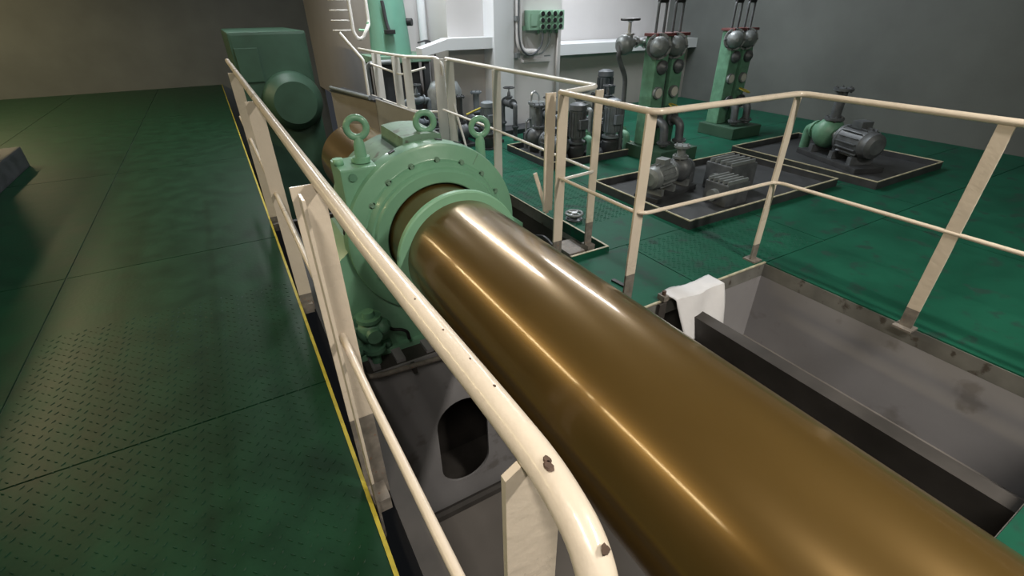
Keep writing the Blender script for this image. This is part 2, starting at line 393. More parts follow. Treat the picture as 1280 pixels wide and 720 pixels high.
# bolts on the seal ring and outer flange
bolt0 = None
for k in range(18):
    a = PI * 2 * (k + .3) / 18
    if -2.6 < (a if a < PI else a - 2 * PI) < -0.6: continue
    p = Vector((AX + math.cos(a) * 0.449, 2.551, AZ + math.sin(a) * 0.449)); mb = MB()
    mb.hexa(p, p + Vector((0, -0.014, 0)), 0.0125); mb.cyl(p + Vector((0, .002, 0)), p + Vector((0, -.003, 0)), .019, 12)
    mb.build('bolt', 'green_grey', t)
for a in (1.95, 1.42, 1.2, 0.12, -0.08, 2.5, 2.95):
    p = Vector((AX + math.cos(a) * 0.542, 2.63, AZ + math.sin(a) * 0.542)); q = p + Vector((math.cos(a), 0, math.sin(a))) * 0.014
    MB().obox(p, (math.cos(a), 0, math.sin(a)), (0, 1, 0), (-math.sin(a), 0, math.cos(a)), .008, .014, .018).build('joint_lug', 'dark', t)
# split joint line of the cover
for a in (0.98,):
    d = Vector((math.cos(a), 0, math.sin(a)))
    MB().obox(Vector((AX, 2.5555, AZ)) + d * 0.495, d, (0, 1, 0), (-d.z, 0, d.x), .037, .003, .003).build('joint_line', 'green_grey', t)
# lifting rings
for (x, y, z, zb, nm) in ((0.99, 2.74, 0.935, 0.85, 'middle'), (1.345, 2.74, 0.865, 0.60, 'right'), (0.585, 2.70, 0.955, 0.82, 'left')):
    e = MB().ring((x, y, z), (0.25, 1, 0), 0.052, 0.0185).build('lifting_ring', 'green', t)
    mb = MB().lathe((x, y, zb - .03), (x, y, z), [(0, .034), (z - zb - .06, .030), (z - zb - .035, .024), (z - zb - .02, .02)], 16)
    mb.build('ring_stem', 'green', e)
    MB().cyl((x, y, zb - .05), (x, y, zb - .02), .048, 16).build('ring_boss', 'green', e)
mb = MB().box(0.44, 0.645, 2.60, 2.86, 0.45, 0.765, 0.012); mb.build('lug_block', 'green', t)
MB().box(1.265, 1.385, 2.67, 2.84, 0.42, 0.555, 0.01).build('lug_block', 'green', t)
for (x, z) in ((0.46, 0.80), (0.56, 0.79)):
    MB().hexa((x, 2.72, .765), (x, 2.72, z), .03).build('nut', 'green_light', t)
MB().cyl((0.50, 2.6, .72), (0.50, 2.59, .72), .022, 14).build('plug', 'green_cast', t)
for x in (0.34, 0.52, 1.36, 1.54):
    MB().hexa((x, 2.59, -.43), (x, 2.59, -.38), .032).build('foot_bolt', 'green_cast', t)
# small flange and inspection pads on the pedestal face
for (x, z) in ((0.66, -0.06), (0.50, 0.09)):
    MB().cyl((x, 2.6, z), (x, 2.585, z), .03, 14).build('plug', 'green_cast', t)

# green drain valve cluster at the foot of the bearing
t = thing('drain_valve', 'lumpy green valve body bolted low on the bearing pedestal', 'valve', (0.42, 2.5, -0.4))
c = Vector((0.42, 2.50, -0.20))
MB().lathe(c + Vector((0, .1, 0)), c + Vector((0, -.12, 0)), [(0, .095), (.03, .095), (.03, .06), (.07, .075), (.11, .09), (.15, .075), (.17, .05), (.20, .045)], 20).build('valve_body', 'green_cast', t)
MB().lathe(c + Vector((0, -.01, .02)), c + Vector((0, -.01, .2)), [(0, .055), (.06, .055), (.06, .075), (.085, .075), (.085, .04), (.12, .035)], 16).build('bonnet', 'green_cast', t)
MB().lathe(c + Vector((0, -.01, -.02)), c + Vector((0, -.01, -.24)), [(0, .05), (.1, .045), (.1, .07), (.13, .07), (.13, .03), (.232, .03)], 16).build('outlet', 'green_cast', t)
for k in range(6):
    a = 2 * PI * k / 6
    p = c + Vector((math.cos(a) * .078, .06, math.sin(a) * .078)); MB().hexa(p, p + Vector((0, -.035, 0)), .013).build('bolt', 'green_light', t)
MB().lathe(c + Vector((.05, -.02, .01)), c + Vector((.13, -.06, .05)), [(0, .05), (.03, .055), (.05, .045), (.07, .02)], 14).build('cap', 'green_cast', t)
t = thing('drain_hook', 'small black hooked handle on the pedestal beside the green valve', 'handle', (0.60, 2.585, -0.36))
MB().tube([(0.545, 2.60, -0.29), (0.56, 2.52, -0.265), (0.61, 2.50, -0.27), (0.645, 2.50, -0.30), (0.65, 2.5, -0.36)], .011, 8, fil=.03).build('hook', 'black', t)
MB().cyl((0.545, 2.6, -.29), (0.545, 2.585, -.29), .02, 10).build('mount', 'dark', t)

# bent pipe along the top of the web plate, brackets on the foundation
t = thing('drain_pipe', 'dull bent pipe lying along the edge below the bearing', 'pipe', (0.8, 2.39, -0.47))
MB().tube([(0.31, 2.54, -0.445), (0.31, 2.46, -0.445), (0.315, 2.37, -0.447), (0.42, 2.355, -0.455), (0.9, 2.37, -0.50), (1.9, 2.37, -0.50)], .018, 10, fil=.12).build('pipe_run', 'foot_grey', t)
for x in (.62, 1.2): MB().box(x - .012, x + .012, 2.345, 2.40, -.53, -.47).build('pipe_clip', 'pit_dark', t)
for i, (x, wd) in enumerate(((0.40, .05), (0.56, .06), (0.76, .05))):
    MB().box(x - wd / 2, x + wd / 2, 2.43, 2.56, -.469, -.445).build('foundation_pad', 'pit', None, label=['grey steel pad at the left end below the bearing foot', 'grey steel pad second from left below the bearing foot', 'grey steel pad nearest the shaft below the bearing foot'][i], category='plate', group='pads under the bearing foot')

# ------------------------------------------------------------------ railings
def flat_post(parent, x, y, zt, zb, wx, wy, m='cream', foot=0.12, fz=None):
    """flat bar post; wx, wy half sizes; lower end bare grey"""
    zf = fz if fz is not None else zb + foot
    p = MB().box(x - wx, x + wx, y - wy, y + wy, zf, zt, 0.002).build('post', m, parent)
    if zf > zb: MB().box(x - wx * .98, x + wx * .98, y - wy * .98, y + wy * .98, zb, zf).build('post_foot', 'foot_grey', p)
    return p
# near left railing: handrail with bent-down end
t = thing('guard_railing', 'cream painted railing on the walkway edge in the foreground, its pipe end bent down', 'railing', (0.13, 1.2, 0))
H = 1.13
hr = MB().tube([(0.125, 5.2, H), (0.140, 3.0, H), (0.158, 0.83, H), (0.1665, 0.50, H), (0.171, 0.33, H), (0.172, 0.235, H), (0.168, 0.165, H - .015), (0.158, 0.128, H - .06), (0.150, 0.115, H - .16), (0.148, 0.115, H - .30), (0.146, 0.15, H - .42), (0.14, 0.25, 0.655)], 0.0175, 20, fil=0.05).build('handrail', 'cream', t)
# chips in the paint: small flakes on top of the rail
for (p, n, l) in (((0.1676, 0.2290, H + .0168), (0, 0, 1), .0042), ((0.1700, 0.2350, H + .0168), (0, 0, 1), .0036), ((0.17109, 0.15185, 1.12531), (.0031, -.0131, .0103), .0048), ((0.1745, 0.345, H + .0171), (.2, 0, 1), .0016), ((0.1715, .40, H + .0171), (.1, 0, 1), .0013), ((0.1672, .47, H + .0170), (0, 0, 1), .0016), ((0.162, .56, H + .0170), (0, 0, 1), .0014)):
    p = Vector(p); n = Vector(n).normalized(); mb = MB().lathe(p - n * .001, p + n * .0007, [(0, l), (.0017, l * .8)], 9)
    for v_ in mb.b.verts: v_.co.y = p.y + (v_.co.y - p.y) * (1.5 if abs(n.z) > .9 else 1.0); v_.co += Vector((math.sin(v_.co.y * 3000), math.cos(v_.co.y * 2100), 0)) * l * .15
    mb.build('paint_chip', 'chip', hr)
MB().tube([(0.10, 5.2, 0.66), (0.126, 1.20, 0.652), (0.128, 0.94, 0.65), (0.1375, 0.44, 0.65), (0.14, 0.25, 0.655)], 0.0112, 12).build('mid_rail', 'cream', t)
p_ = MB().poly([(.140, .261, .12), (.2085, .261, .12), (.2085, .261, .98), (.176, .261, 1.117), (.163, .261, 1.119), (.140, .261, 1.105)], (0, .009, 0)).build('post', 'cream', t)
MB().box(.141, .2075, .2615, .2695, -.1, .12).build('post_foot', 'foot_grey', p_)
flat_post(t, 0.100, 1.17, H - .008, -0.26, 0.0045, 0.030, fz=.11)
flat_post(t, 0.125, 1.26, H - .008, -0.2, 0.040, 0.0045, fz=.31)
flat_post(t, 0.125, 2.75, H - .008, -0.1, 0.036, 0.0045)
flat_post(t, 0.118, 4.20, H - .008, -0.1, 0.036, 0.0045)
for y in (1.22, 2.75, 4.2, .265): MB().box(0.087, 0.15, y - .05, y + .05, -.09, -.03).build('bracket', 'foot_grey', t)

# near right railing, turning away round the opening in the deck
t = thing('guard_railing', 'cream railing along the right side of the shaft, turning away at its near post', 'railing', (1.78, 1.7, 0))
Hr = 1.07; Hm = 0.555
MB().tube([(1.755, 2.46, Hr), (1.76, 1.69, Hr), (2.86, 1.66, Hr), (2.86, -2.5, Hr)], .0165, 14, fil=.07).build('handrail', 'cream', t)
MB().tube([(1.755, 2.46, Hm), (1.76, 1.69, Hm), (2.86, 1.66, Hm), (2.86, -2.5, Hm)], .011, 12, fil=.07).build('mid_rail', 'cream', t)
flat_post(t, 1.775, 1.725, Hr - .01, -.1, .034, .006, fz=.17)
flat_post(t, 1.765, 2.44, Hr - .01, -.35, .036, .006, fz=.10)
flat_post(t, 2.86, 1.67, Hr - .01, 0, .028, .006, fz=.12)
flat_post(t, 2.86, 0.74, Hr - .01, 0, .006, .03, fz=.12)
flat_post(t, 2.86, -0.6, Hr - .01, 0, .006, .03, fz=.12)
for (x, y) in ((2.86, 1.67), (2.86, .74), (2.86, -.6)): MB().box(x - .04, x + .04, y - .045, y + .045, 0, .012).build('base_plate', 'foot_grey', t)
MB().box(1.72, 1.80, 1.70, 1.75, -.15, -.09).build('bracket', 'foot_grey', t)

# far right railing with returned end
t = thing('guard_railing', 'pale railing running back beyond the bearing with a looped end by the notch', 'railing', (2.1, 3.4, 0))
MB().tube([(2.07, 4.92, Hr), (2.06, 3.8, Hr), (2.09, 2.52, Hr), (1.775, 2.50, Hr - .015)], .0165, 14, fil=.06).build('handrail', 'white_paint', t)
MB().tube([(2.0, 4.92, .585), (2.03, 3.8, .575), (2.06, 2.45, .545), (1.775, 2.42, .545)], .011, 12, fil=.05).build('mid_rail', 'white_paint', t)
flat_post(t, 2.055, 2.46, Hr - .01, 0.0, .030, .006, 'cream', fz=.17)
flat_post(t, 2.06, 3.83, Hr - .01, 0, .04, .006, 'white_paint', fz=.1)
flat_post(t, 2.075, 4.86, Hr - .01, 0, .048, .006, 'white_paint', fz=.1)
flat_post(t, 1.735, 2.53, Hr - .01, .30, .036, .006, 'cream', fz=.30)
MB().obox((1.70, 2.56, .42), (.28, -.1, -.95), (0, 1, 0), (.95, 0, .28), .15, .004, .014).build('brace', 'cream', t)
MB().obox((2.13, 4.75, .34), (.1, -.35, -.95), (1, 0, 0), (0, 1, .3), .34, .01, .012).build('brace', 'white_paint', t)
MB().box(2.03, 2.095, 2.42, 2.5, -.10, .0).build('bracket', 'foot_grey', t)

# back railing round the raised grey plate
t = thing('guard_railing', 'white railing behind the bearing above the sloping grey plate', 'railing', (1.8, 5.6, 0))
MB().tube([(1.70, 6.9, Hr), (1.71, 6.2, Hr), (1.80, 5.36, Hr), (2.03, 5.06, Hr), (2.06, 5.0, Hr - .06), (2.06, 5.0, .9)], .0165, 12, fil=.09).build('handrail', 'white_paint', t)
MB().tube([(1.64, 6.2, .95), (1.78, 5.55, .88), (2.02, 5.4, .95)], .012, 10, fil=.05).build('upper_rail', 'white_paint', t)
MB().tube([(1.66, 6.6, .56), (1.80, 5.25, .54), (2.05, 5.02, .54)], .012, 10, fil=.05).build('mid_rail', 'white_paint', t)
for (x, y, wd) in ((1.715, 6.2, .052), (1.765, 5.62, .045), (1.80, 5.36, .045), (2.03, 5.02, .055)):
    flat_post(t, x, y, Hr - .008, 0, wd, .007, 'white_paint', fz=.1)

# stair handrail, upper left
t = thing('stair_handrail', 'white looped stair handrail at the upper left behind the bearing', 'railing', (1.6, 6.3, 0))
MB().tube([(1.52, 6.3, 2.6), (1.52, 6.3, 1.28), (1.56, 6.3, 1.21), (1.62, 6.3, 1.215), (1.69, 6.3, 1.32), (1.74, 6.4, 1.36), (1.74, 6.4, 2.6)], .02, 12, fil=.06).build('loop', 'white_paint', t)
MB().tube([(1.36, 6.3, 1.28), (1.56, 6.2, .99), (1.56, 6.2, 0.60)], .018, 10, fil=.03).build('slope_rail', 'white_paint', t)
MB().tube([(1.60, 6.36, 1.3), (1.70, 6.36, 1.29), (1.72, 6.36, 1.38)], .014, 10, fil=.03).build('green_rung', 'green_light', t)
for k in range(6): MB().tube([(1.30, 6.34, 1.3 + .1 * k), (1.52, 6.3, 1.3 + .1 * k)], .008, 8).build('rung', 'white_paint', t)
MB().box(1.5, 1.76, 6.3, 6.42, 2.58, 2.62).build('bracket', 'white_paint', t)
MB().tube([(1.63, 6.36, 2.6), (1.63, 6.36, 3.6)], .02, 10).build('hanger', 'white_paint', t)

# grey plates behind the bearing
t = thing('guard_plate', 'plain grey upright plate with a sloping top edge behind the bearing', 'plate', (1.5, 5.0, -0.1))
MB().poly([(1.5, 4.35, -0.2), (1.5, 5.69, -0.2), (1.5, 5.69, .622), (1.5, 4.35, .675)], (.02, 0, 0)).build('plate', 'grey_plate', t)
MB().tube([(1.51, 5.69, .63), (1.51, 4.35, .68)], .012, 8).build('edge_bar', 'grey_plate', t)
MB().poly([(1.5, 5.70, -.2), (1.38, 7.6, -.2), (1.38, 7.6, .50), (1.5, 5.70, .60)], (.02, 0, 0)).build('far_plate', 'brown_plate', t)
MB().poly([(1.48, 5.70, .602), (1.36, 7.6, .502), (1.56, 7.6, .52), (1.60, 5.75, .605)], (0, 0, .02)).build('ledge', 'dark', t)
MB().tube([(1.47, 5.8, .63), (1.37, 7.5, .56)], .025, 10).build('ledge_rail', 'cast', t)
for y in (4.5, 5.5): MB().box(1.52, 1.79, y - .01, y + .01, -.2, .3).build('stiffener', 'grey_plate', t)

# ------------------------------------------------------------------ generic machines (built at the origin, then moved)
def flange(mb, p, d, r, th=.02, n=6, br=.008):
    p, d = Vector(p), Vector(d).normalized()
    mb.cyl(p - d * th / 2, p + d * th / 2, r, 16); u, v = perp(d)
    for k in range(n):
        a = 2 * PI * k / n; q = p + (u * math.cos(a) + v * math.sin(a)) * r * .78
        mb.hexa(q - d * (th / 2 + .012), q + d * (th / 2 + .012), br)
def pump(label, loc, rz, body='cast_dark', volute='green_cast', s=1.0, group=None, tall=.35):
    t = thing('pump_set', label, 'pump', (0, 0, 0), group)
    MB().box(-.34, .34, -.13, .13, 0, .04, .006).build('base_frame', 'dark', t)
    for x in (-.22, -.02, .22): MB().box(x - .02, x + .02, -.10, .10, .04, .10).build('foot', body, t)
    mb = MB().lathe((-.33, 0, .2), (0, 0, .2), [(0, .06), (.02, .095), (.07, .10), (.075, .105), (.30, .105), (.305, .11), (.33, .11), (.33, .05), (.36, .04)], 24)
    for k in range(16):
        a = 2 * PI * k / 16
        mb.obox((-.14, math.cos(a) * .11, .2 + math.sin(a) * .11), (1, 0, 0), (0, math.cos(a), math.sin(a)), (0, -math.sin(a), math.cos(a)), .10, .012, .003)
    mb.build('motor', body, t)
    MB().box(-.18, -.08, -.05, .05, .30, .36, .006).build('terminal_box', body, t)
    MB().cyl((.0, 0, .2), (.12, 0, .2), .035, 14).build('coupling', 'steel', t)
    MB().lathe((.10, 0, .2), (.32, 0, .2), [(0, .05), (.02, .09), (.05, .12), (.10, .125), (.14, .11), (.16, .07), (.22, .06)], 22).build('volute', volute, t)
    mb = MB(); mb.tube([(.17, 0, .2), (.17, 0, .2 + tall)], .04, 14); flange(mb, (.17, 0, .32), (0, 0, 1), .075); flange(mb, (.17, 0, .2 + tall), (0, 0, 1), .075)
    mb.build('discharge_pipe', body, t)
    mb = MB(); mb.tube([(.32, 0, .2), (.42, 0, .2), (.42, 0, .02)], .04, 14, fil=.08); flange(mb, (.33, 0, .2), (1, 0, 0), .075); mb.build('suction_pipe', volute, t)
    t.location = loc; t.rotation_euler = (0, 0, rz); t.scale = (s, s, s); return t
def gate_valve(label, loc, rz, body='cast', wheel='dark', s=1.0, group=None, base=0.0):
    """vertical stem valve with handwheel; pipe stub down to the deck (base = drop)"""
    t = thing('gate_valve', label, 'valve', (0, 0, 0), group)
    mb = MB().lathe((-.13, 0, 0), (.13, 0, 0), [(0, .05), (.0, .075), (.02, .075), (.02, .045), (.07, .06), (.13, .07), (.19, .06), (.24, .045), (.24, .075), (.26, .075), (.26, .05)], 18); mb.build('valve_body', body, t)
    MB().lathe((0, 0, .03), (0, 0, .3), [(0, .05), (.05, .045), (.05, .06), (.07, .06), (.07, .03), (.13, .022), (.15, .012), (.2, .010)], 14).build('bonnet', body, t)
    wl = MB().ring((0, 0, .23), (0, 0, 1), .085, .010, 22, 8).build('handwheel', wheel, t)
    mb = MB(); mb.cyl((0, 0, .215), (0, 0, .245), .02, 10)
    for k in range(4): a = PI / 2 * k; mb.tube([(0, 0, .23), (math.cos(a) * .085, math.sin(a) * .085, .23)], .006, 6)
    mb.build('spoke', wheel, wl)
    if base:
        mb = MB(); mb.tube([(-.12, 0, 0), (-.2, 0, 0), (-.2, 0, -base)], .035, 12, fil=.06); mb.tube([(.12, 0, 0), (.2, 0, 0), (.2, 0, -base)], .035, 12, fil=.06)
        flange(mb, (-.2, 0, -base * .6), (0, 0, 1), .06); flange(mb, (.2, 0, -base * .6), (0, 0, 1), .06)
        mb.build('pipe', body, t)
    t.location = loc; t.rotation_euler = (0, 0, rz); t.scale = (s, s, s); return t
def tray(label, x0, x1, y0, y1, h, m='deck', edge='edge_beige'):
    t = thing('drip_tray', label, 'tray', ((x0 + x1) / 2, (y0 + y1) / 2, 0), 'drip trays under the pumps')
    MB().box(x0, x1, y0, y1, 0.0, .012).build('tray_floor', 'dark', t)
    for (a, b, c, d) in ((x0, x1, y0, y0 + .012), (x0, x1, y1 - .012, y1), (x0, x0 + .012, y0 + .012, y1 - .012), (x1 - .012, x1, y0 + .012, y1 - .012)):
        w_ = MB().box(a, b, c, d, .012, h).build('coaming', 'dark', t)
        MB().box(a, b, c, d, h, h + .008).build('coaming_edge', edge, w_)
    return t
tray('pale edged drip tray beneath the pumps by the white trunk', 2.86, 4.24, 4.14, 5.08, .07)
tray('dark drip tray under the tall green strainer', 2.88, 4.9, 2.25, 3.42, .07)
tray('drip tray farther right beyond the strainer, against the side bulkhead', 5.1, 6.4, 2.0, 3.6, .07)
pump('dark pump nearest the loop of the railing, first in its tray', (3.06, 4.52, .012), PI / 2, 'cast_dark', 'cast_dark', 1.0)
pump('blue grey pump with green casing behind the looped railing end', (3.50, 4.70, .012), -PI / 2, 'blue_grey', 'green_cast', 1.0, tall=.42)
pump('dark pump with green casing beside the pipe dropping from the globe valve', (4.03, 4.69, .012), -PI / 2, 'cast_dark', 'green_cast', 1.0, tall=.30)
pump('dark pump in the right tray before the strainer', (3.35, 2.95, .012), .2, 'cast', 'cast_dark', .95, tall=.22)
pump('grey pump set beyond the strainer in the far right tray', (5.7, 2.7, .012), 1.2, 'cast_dark', 'green_cast', 1.3)
gate_valve('grey handwheel valve in the pump tray, partly behind the post pair', (3.28, 4.80, .42), PI / 2, 'cast_dark', 'dark', .85, base=.47)
gate_valve('small grey handwheel valve in the tray left of the drooping pipe', (3.76, 4.80, .45), PI / 2, 'cast', 'cast_dark', .85, base=.51)
gate_valve('dark handwheel valve right of the pumps near the bracketed wall', (4.50, 5.2, .40), 0.2, 'cast_dark', 'dark', .9, base=.435)

def vertical_pump(label, loc, s=1.0, body='cast_dark', base='dark'):
    t = thing('vertical_pump', label, 'pump', (0, 0, 0))
    MB().lathe((0, 0, 0), (0, 0, 1), [(0, .11), (.02, .11), (.02, .07), (.08, .095), (.16, .095), (.20, .06)], 20).build('pump_body', base, t)
    mb = MB().lathe((0, 0, .2), (0, 0, 1), [(0, .10), (.02, .10), (.02, .06), (.06, .06), (.06, .085), (.34, .085), (.35, .095), (.40, .09), (.42, .05)], 20)
    for k in range(14):
        a = 2 * PI * k / 14; mb.obox((math.cos(a) * .085, math.sin(a) * .085, .40), (math.cos(a), math.sin(a), 0), (-math.sin(a), math.cos(a), 0), (0, 0, 1), .014, .003, .13)
    mb.build('motor', body, t)
    MB().box(-.05, .05, -.13, -.08, .36, .46, .006).build('terminal_box', body, t)
    mb = MB().tube([(0, .08, .1), (0, .17, .1), (0, .17, .34)], .028, 12, fil=.05); flange(mb, (0, .17, .32), (0, 0, 1), .055); mb.build('outlet_pipe', base, t)
    t.location = loc; t.scale = (s, s, s); return t
vertical_pump('upright dark motor pump seen between the post pair and the looped rail end', (3.28, 4.26, .012), 1.0)
vertical_pump('upright grey motor pump just right of the looped rail end', (3.77, 4.26, .012), 1.0, 'blue_grey')
vertical_pump('upright dark motor pump against the grey wall below the right ledge', (4.85, 5.7, 0), 1.2)
vertical_pump('upright blue grey motor pump behind the bearing, left of the far post', (2.72, 5.3, 0), .9, 'blue_grey')

# canister filter by the wall
t = thing('canister_filter', 'grey cylinder canister with clamp lid standing by the white trunk', 'filter', (3.38, 5.25, 0))
MB().cyl((3.38, 5.25, .12), (3.38, 5.25, .47), .085, 24).build('canister', 'cast', t)
mb = MB().cyl((3.38, 5.25, .47), (3.38, 5.25, .50), .10, 24); mb.build('lid', 'cast', t)
MB().tube([(3.31, 5.25, .49), (3.31, 5.25, .60), (3.36, 5.25, .62), (3.42, 5.25, .57), (3.42, 5.25, .49)], .012, 8, fil=.03).build('lid_clamp', 'steel', t)
MB().box(3.26, 3.50, 5.13, 5.37, 0, .12, .01).build('base_block', 'dark', t)
MB().cyl((3.54, 5.27, .10), (3.54, 5.27, .46), .07, 20).build('second_canister', 'cast_dark', t)
MB().tube([(3.30, 5.25, .30), (3.22, 5.22, .30), (3.20, 5.2, 0)], .014, 8, fil=.04).build('drain', 'cast', t)
MB().box(3.46, 3.62, 5.19, 5.35, 0, .1).build('base_block', 'dark', t)

# valve with drooping pipe joined to the strainer
t = thing('globe_valve', 'grey globe valve with black handwheel and pipe dropping to the deck, left of the strainer', 'valve', (3.87, 4.2, 0.0))
V0 = Vector((3.82, 4.2, 1.16))
MB().lathe(V0 + Vector((-.10, 0, -.01)), V0 + Vector((.1, 0, .03)), [(0, .05), (.02, .085), (.06, .10), (.12, .09), (.15, .05), (.19, .045)], 20).build('valve_body', 'cast', t)
MB().lathe(V0 + Vector((.02, 0, .05)), V0 + Vector((.02, 0, .3)), [(0, .05), (.04, .04), (.04, .055), (.06, .055), (.06, .02), (.16, .016), (.17, .03), (.19, .03)], 14).build('bonnet', 'steel', t)
wl = MB().ring(V0 + Vector((.02, 0, .235)), (0, 0, 1), .09, .012, 22, 8).build('handwheel', 'black', t)
mb = MB()
for k in range(4): a = PI / 2 * k + .3; mb.tube([V0 + Vector((.02, 0, .235)), V0 + Vector((.02 + math.cos(a) * .09, math.sin(a) * .09, .235))], .008, 6)
mb.build('spoke', 'black', wl)
MB().tube([V0 + Vector((-.08, 0, 0)), V0 + Vector((-.10, 0, -.10)), V0 + Vector((.035, 0, -.32)), V0 + Vector((.05, 0, -1.15))], .026, 12, fil=.07).build('drop_pipe', 'cast_dark', t)
mb = MB(); mb.tube([V0 + Vector((.08, 0, .03)), V0 + Vector((.34, -.03, .0))], .03, 12); flange(mb, V0 + Vector((.12, -.005, .025)), (1, -.1, -.05), .055); flange(mb, V0 + Vector((.24, -.02, .012)), (1, -.1, -.05), .05)
mb.build('spool_pipe', 'steel', t)

# tall green duplex strainer
def strainer(label, ox, oy):
    t = thing('duplex_strainer', label, 'strainer', (ox, oy, 0))
    for k in (0, 1):
        x = ox + k * .24
        MB().box(x - .09, x + .09, oy - .09, oy + .09, .14, 1.24, .015).build('column', 'green_cast', t)
        d = MB().lathe((x - .05, oy - .06, 1.15), (x - .16, oy - .20, 1.15), [(0, .12), (.02, .125), (.05, .125), (.05, .10), (.10, .095), (.14, .06), (.16, .02)], 24).build('dome_cover', 'cast', t)
        for j in range(8):
            a = 2 * PI * j / 8; p = Vector((x - .08 + math.cos(a) * .087, oy - .10 - math.cos(a) * .068, 1.15 + math.sin(a) * .11)); MB().hexa(p, p + Vector((-.018, -.024, 0)), .012).build('bolt', 'cast_dark', d)
        MB().lathe((x, oy - .09, .95), (x, oy - .16, .95), [(0, .07), (.03, .07), (.05, .05), (.07, .02)], 14).build('side_plug', 'cast_dark', t)
        g = MB().cyl((x - .02, oy - .09, .70), (x - .02, oy - .125, .70), .062, 20).build('gauge', 'cast', t)
        MB().cyl((x - .02, oy - .125, .70), (x - .02, oy - .129, .70), .048, 20).build('gauge_face', 'glass', g)
        MB().tube([(x - .055, oy, 1.27), (x - .055, oy, 1.55), (x + .055, oy, 1.55), (x + .055, oy, 1.27)], .014, 10, fil=.025).build('pull_handle', 'cast_dark', t)
        MB().box(x - .06, x + .06, oy - .02, oy + .02, 1.54, 1.575, .006).build('handle_grip', 'black', t)
        MB().box(x - .115, x + .115, oy - .10, oy + .10, 1.24, 1.27, .005).build('top_flange', 'red', t)
        mb = MB().tube([(x, oy - .05, .42), (x, oy - .26, .40), (x, oy - .28, .16)], .045, 14, fil=.08); flange(mb, (x, oy - .14, .415), (0, 1, 0), .08); flange(mb, (x, oy - .28, .2), (0, 0, 1), .075); mb.build('drain_elbow', 'cast_dark', t)
    MB().box(ox - .16, ox + .40, oy - .42, oy + .14, .0, .14, .01).build('plinth', 'green_dark', t)
    MB().box(ox + .10, ox + .14, oy - .05, oy + .05, .3, 1.1).build('bridge', 'dark', t)
    mb = MB().ring((ox + .16, oy - .22, .56), (.2, -.3, 1), .07, .008, 18, 6); mb.build('tag_loop', 'yellow', t)
    return t
strainer('tall green twin strainer with two grey domes and lift handles', 4.12, 4.05)
strainer('second tall green twin strainer, standing by itself farther right', 5.75, 4.4)
# grey boxes and pump body in front of the strainer
for i, (x, y, sx, sy, h) in enumerate(((3.62, 2.52, .14, .12, .20), (3.95, 2.75, .18, .14, .26))):
    t = thing('cooler_box', ['small grey finned box in the tray below the strainer', 'larger grey finned box at the right of the tray'][i], 'box', (x, y, .012))
    MB().box(x - sx, x + sx, y - sy, y + sy, .012, h, .01).build('case', 'cast_dark', t)
    for k in range(5): MB().box(x - sx * .9, x + sx * .9, y - sy + (k + .5) * sy * .4 - .008, y - sy + (k + .5) * sy * .4 + .008, h, h + .03).build('fin', 'cast', t)
    MB().cyl((x - sx, y, h * .5), (x - sx - .05, y, h * .5), .05, 16).build('end_cap', 'cast', t)

# small deck valve
t = thing('deck_valve', 'flat grey handwheel of a small valve on the green deck by the notch', 'valve', (2.25, 2.89, 0))
MB().lathe((2.25, 2.89, 0), (2.25, 2.89, .1), [(0, .07), (.01, .07), (.015, .035), (.045, .03)], 16).build('valve_body', 'cast_dark', t)
wl = MB().ring((2.25, 2.89, .052), (0, 0, 1), .066, .012, 22, 8).build('handwheel', 'cast', t)
mb = MB().cyl((2.25, 2.89, .04), (2.25, 2.89, .062), .022, 12)
for k in range(4): a = PI / 2 * k + .4; mb.tube([(2.25, 2.89, .052), (2.25 + math.cos(a) * .066, 2.89 + math.sin(a) * .066, .052)], .009, 6)
mb.build('spoke', 'steel', wl)
# grey terminal box inside the notch
t = thing('sensor_box', 'grey metal box sitting in the deck notch behind the railing post', 'box', (1.99, 2.55, -.3))
MB().box(1.90, 2.05, 2.46, 2.66, -.28, -.06, .008).build('case', 'foot_grey', t)
MB().box(1.89, 2.06, 2.45, 2.67, -.06, -.04, .004).build('lid', 'foot_grey', t)
MB().box(1.91, 1.955, 2.455, 2.459, -.2, -.1).build('opening', 'black', t)
MB().box(1.90, 2.108, 2.42, 2.74, -.31, -.28).build('shelf', 'deck_side', t)
MB().tube([(1.93, 2.68, -.1), (1.93, 2.85, -.06), (1.93, 3.2, -.2)], .012, 8, fil=.05).build('cable', 'black', t)
# deck side clips
t = thing('drain_slot', 'short black slotted bar lying on the green deck beside the shaft', 'bar', (1.86, 1.9, 0))
MB().obox((1.86, 1.885, .006), (.12, -1, 0), (1, .12, 0), (0, 0, 1), .058, .014, .006).build('bar', 'black', t)
# white rag hanging at the deck edge
def rag():
    mb = MB(); b = mb.b; n, m_ = 26, 20; V = []
    rnd = random.Random(3)
    for i in range(n + 1):
        row = []
        for j in range(m_ + 1):
            u, v = i / n, j / m_
            x = 1.975 + .42 * u + .03 * v * math.sin(3 * u + 1) + .03 * (1 - u) * v
            s_ = v * .40
            if s_ < .12: y, z = 1.65 - s_, .020 + .006 * math.sin(8 * u + 3 * v) ** 2
            else: y, z = 1.535 - (s_ - .12) * .30, .020 - (s_ - .12) * .95
            y += .010 * math.sin(9 * u + 4 * v); z += .010 * u * math.sin(6 * u + 3 * v) + rnd.uniform(-.0015, .0015)
            row.append(b.verts.new((x, y, z)))
        V.append(row)
    for i in range(n):
        for j in range(m_):
            f = b.faces.new((V[i][j], V[i + 1][j], V[i + 1][j + 1], V[i][j + 1])); f.smooth = True
    o = mb.build('cloth_rag', 'rag'); md = o.modifiers.new('thick', 'SOLIDIFY'); md.thickness = .004
    o['label'] = 'crumpled white rag hanging over the deck edge at the lower right railing post'; o['category'] = 'rag'
rag()
